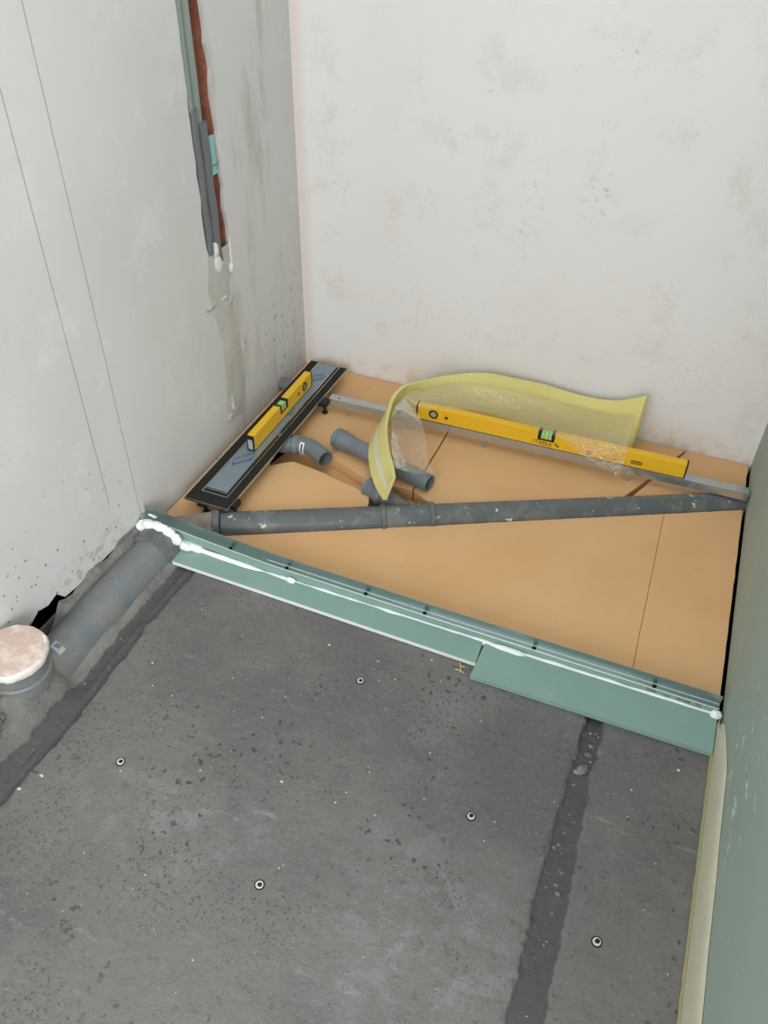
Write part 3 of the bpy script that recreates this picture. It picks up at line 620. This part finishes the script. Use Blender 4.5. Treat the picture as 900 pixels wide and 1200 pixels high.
# seam of white expanding foam
bm = bmesh.new(); pa = []
for i in range(160):
    x = .035+(1.441-.035)*i/159; pa.append(Vector((x, -.9615+.0015*N(x, 0, 0, 22), max(.0085, kz(x)*.72)+.001*N(x, 3, 0, 30))))
addtube(bm, pa, lambda i: .0068+.0022*N(pa[i].x, 7, 0, 18)+(.004 if pa[i].x < .18 else 0), 10)
fs = tag(link('foam_seam', bm, M_PU, smooth=True), 'white expanding foam bead sealing the kerb, thick over the wall-side pipe', 'foam seam')
for c, r, sd in [((.018, -.972, .044), (.020, .018, .024), 1), ((.040, -.972, .066), (.024, .013, .011), 2), ((.070, -.973, .071), (.024, .012, .010), 3), ((.098, -.974, .062), (.020, .012, .011), 4), ((.120, -.975, .045), (.014, .012, .018), 5), ((.140, -.972, .026), (.016, .010, .012), 10), ((.03, -.937, .062), (.022, .012, .012), 5), ((.435, -.966, .018), (.012, .007, .008), 6), ((.97, -.966, .014), (.03, .007, .007), 7), ((1.0, -.967, .014), (.02, .007, .006), 8), ((1.434, -.966, .016), (.012, .010, .010), 9)]:
    lump('foam_blob', c, r, M_PU, fs, .28, seed=sd)
# offcuts lying in front of the kerb
def offcut(poly, z0, label, tilt):
    t = thing('board_offcut', label, 'board strip', (0, 0, 0), 0, 'green board offcuts in front of the kerb')
    prism('paper_face', poly, z0+.0118, z0+.0128, M_GREEN, t)
    prism('gypsum_core', [(x, y) for x, y in poly], z0+.0008, z0+.0118, M_GYP if tilt == 0 else M_GREEN, t)
    return t
offcut([(.112, -1.018), (.925, -1.030), (.922, -.965), (.128, -.963)], .0015, 'long narrow green board offcut with white cut edge, left of the wider one', 0)
offcut([(.925, -1.068), (1.437, -1.064), (1.438, -.966), (.9285, -.968)], .0015, 'wider green board offcut against the green wall, covering the floor cut', 1)

# ------------------------------------------------------------------ big pipe along the left wall, riser stub with plaster lid
bp_ = thing('soil_pipe', 'large dusty grey soil pipe half buried in the screed along left wall', 'pipe', (.067, -.93, .004))
lathe('pipe_length', (0, -.075, 0), (0, -1, 0), [(0, .055), (.82, .055), (.82, .0515), (0, .0515)], M_PIPEB, bp_, 48)
lathe('socket', (0, -.028, 0), (0, -1, 0), [(0, .057), (0, .0635), (.012, .066), (.024, .0635), (.060, .0635), (.064, .056), (.064, .054)], M_PIPED, bp_, 48)
bm = bmesh.new(); rows = []
for j in range(6):
    a = math.radians(90-j*6.5); rows.append([(.0556*math.cos(a), -.436-.019*i-.004*j*.3, .0556*math.sin(a)) for i in range(2)])
grid_mesh(bm, rows); lbp = link('label', bm, M_LABELG, bp_, smooth=True); lbp['label'] = 'small pale square label'
bm = bmesh.new(); rows = []
for j in range(4):
    a = math.radians(84-j*5); rows.append([(.0559*math.cos(a), -.440-.011*i, .0559*math.sin(a)) for i in range(2)])
grid_mesh(bm, rows); link('label_print', bm, M_PIPE, lbp)
RX, RY = .070, -1.474
rs = thing('riser_stub', 'short upright grey pipe stub at left edge closed with pink plaster lid', 'pipe', (RX, RY, 0))
lathe('stub', (0, 0, .02), (0, 0, 1), [(0, .0605), (.103, .0605), (.103, .057), (0, .057)], M_PIPEB, rs, 48)
lathe('stub_collar', (0, 0, .06), (0, 0, 1), [(0, .0625), (.004, .066), (.030, .066), (.034, .0625), (.034, .060), (0, .060)], M_PIPEB, rs, 48)
bm = bmesh.new(); ringv = []
prof = [(.122, .0), (.122, .060), (.125, .066), (.135, .0695), (.144, .0695), (.148, .067), (.1485, .062), (.1495, .04), (.150, .02)]
for z, r in prof[1:]:
    ringv.append([bm.verts.new(((r*(1+.05*N(math.cos(a)*2, math.sin(a)*2, 1)+.03*N(math.cos(a)*7, math.sin(a)*7, z*40)))*math.cos(a), (r*(1+.05*N(math.cos(a)*2, math.sin(a)*2, 1)+.03*N(math.cos(a)*7, math.sin(a)*7, z*40)))*math.sin(a), z+.0012*N(math.cos(a)*r*90, math.sin(a)*r*90, 2))) for a in [2*math.pi*i/72 for i in range(72)]])
for a, b in zip(ringv, ringv[1:]):
    for i in range(72): bm.faces.new([a[i], a[(i+1) % 72], b[(i+1) % 72], b[i]])
bm.faces.new(ringv[0]); bm.faces.new(ringv[-1])
for f in bm.faces:
    c = f.calc_center_median(); f.material_index = 0 if (c.z > .1478 and c.xy.length < .0655) else 1
lid = link('plaster_lid', bm, [M_PINK, M_CHALK], rs, smooth=True); lid['label'] = 'pink plaster lid with chalky rim'
tag(lump('rubble_lump', (.095, -1.600, .075), (.030, .034, .026), M_RUB, amp=.35, seed=11), 'rough grey mortar lump at left edge in front of plaster lid', 'rubble')

# ------------------------------------------------------------------ anchors set in the floor, wood chip, grit
def anchor(x, y, label):
    z = fl(x, y)[0]; t = thing('floor_anchor', label, 'anchor', (x, y, z), random.random()*3, 'small metal anchors in the screed')
    lathe('sleeve', (0, 0, -.004), (0, 0, 1), [(0, .0072), (.0065, .0072), (.0075, .006), (.0072, .0038), (0, .0038)], M_CRUMB, t, 20)
    bm = bmesh.new(); addlathe(bm, (.001, -.001, -.003), (0, 0, 1), [(0, .0042), (.0062, .0042), (.0075, .0022)], 14, False); link('core', bm, M_SCREW, t, smooth=True)
    bm = bmesh.new(); addlathe(bm, (0, 0, -.004), (0, 0, 1), [(0, .0098), (.0052, .0094), (.0052, .0072), (0, .0072)], 20); link('drill_ring', bm, M_DARK, t)
anchor(.344, -1.535, 'small pale floor anchor nearest the plaster lid and left cut')
anchor(.718, -1.646, 'small pale floor anchor nearest the bottom of the picture')
anchor(1.026, -1.376, 'small pale floor anchor left of the dark right-hand floor cut')
anchor(.705, -1.165, 'small pale floor anchor closest to the long narrow green offcut')
anchor(1.293, -1.512, 'small pale floor anchor between right-hand floor cut and green wall')
wc = thing('wood_chip', 'tiny straw-coloured wood splinter on the floor beside the narrow green offcut', 'splinter', (.897, -1.050, .003))
for a, b in (((-.006, .014, .002), (.004, -.012, .003)), ((-.010, -.006, .001), (.012, -.010, .002)), ((-.002, .004, .003), (.008, .006, .002))):
    tube('splinter', [a, tuple((p+q)/2+.001 for p, q in zip(a, b)), b], .0016, M_WOOD, wc, 6)
def grit(name, spots, mat, label, cat, rmin, rmax):
    bm = bmesh.new()
    for x, y, k in spots:
        z = fl(x, y)[0]; r = (rmin+(rmax-rmin)*random.random())*k
        g = bmesh.ops.create_icosphere(bm, subdivisions=1, radius=1)['verts']; s = random.random()*50
        for v in g:
            q = 1+.5*N(v.co.x+s, v.co.y, v.co.z, 1.3); v.co = Vector((x+v.co.x*r*q*1.3, y+v.co.y*r*q, z+r*.3+v.co.z*r*.6*q))
    o = tag(link(name, bm, mat), label, cat); o['kind'] = 'stuff'; return o
sp = [(.72, -1.02-.08, .8), (.60, -1.10, 1), (.50, -1.49, .8), (.22, -1.62, 1.3), (.20, -1.66, 1), (.26, -1.30, .7), (1.38, -1.12, 1.1), (.83, -1.05, .7), (1.30, -1.20, .8), (.66, -1.45, 1)]
sp += [(random.uniform(.25, 1.42), random.uniform(-1.9, -1.08), random.uniform(.25, .6)) for _ in range(90)]
grit('floor_grit', sp, M_CRUMB, 'scattered pale plaster crumbs on the grey floor', 'grit', .0022, .0034)
sp = [(1.197+random.uniform(-.016, .02), random.uniform(-1.55, -1.075), random.uniform(.4, 1.3)) for _ in range(34)]+[(1.205, -1.15, 3.2), (1.203, -1.19, 3.6), (1.192, -1.20, 2), (1.208, -1.125, 1.8)]
grit('trench_rubble', sp, M_RUB, 'small stones and rubble in the right-hand floor cut', 'rubble', .002, .0035)
sp = [(.165+random.uniform(-.03, .03), random.uniform(-1.7, -1.05), random.uniform(.3, .9)) for _ in range(40)]
grit('groove_grit', sp, M_RUB, 'loose grit along the left-hand floor cut', 'grit', .002, .003)
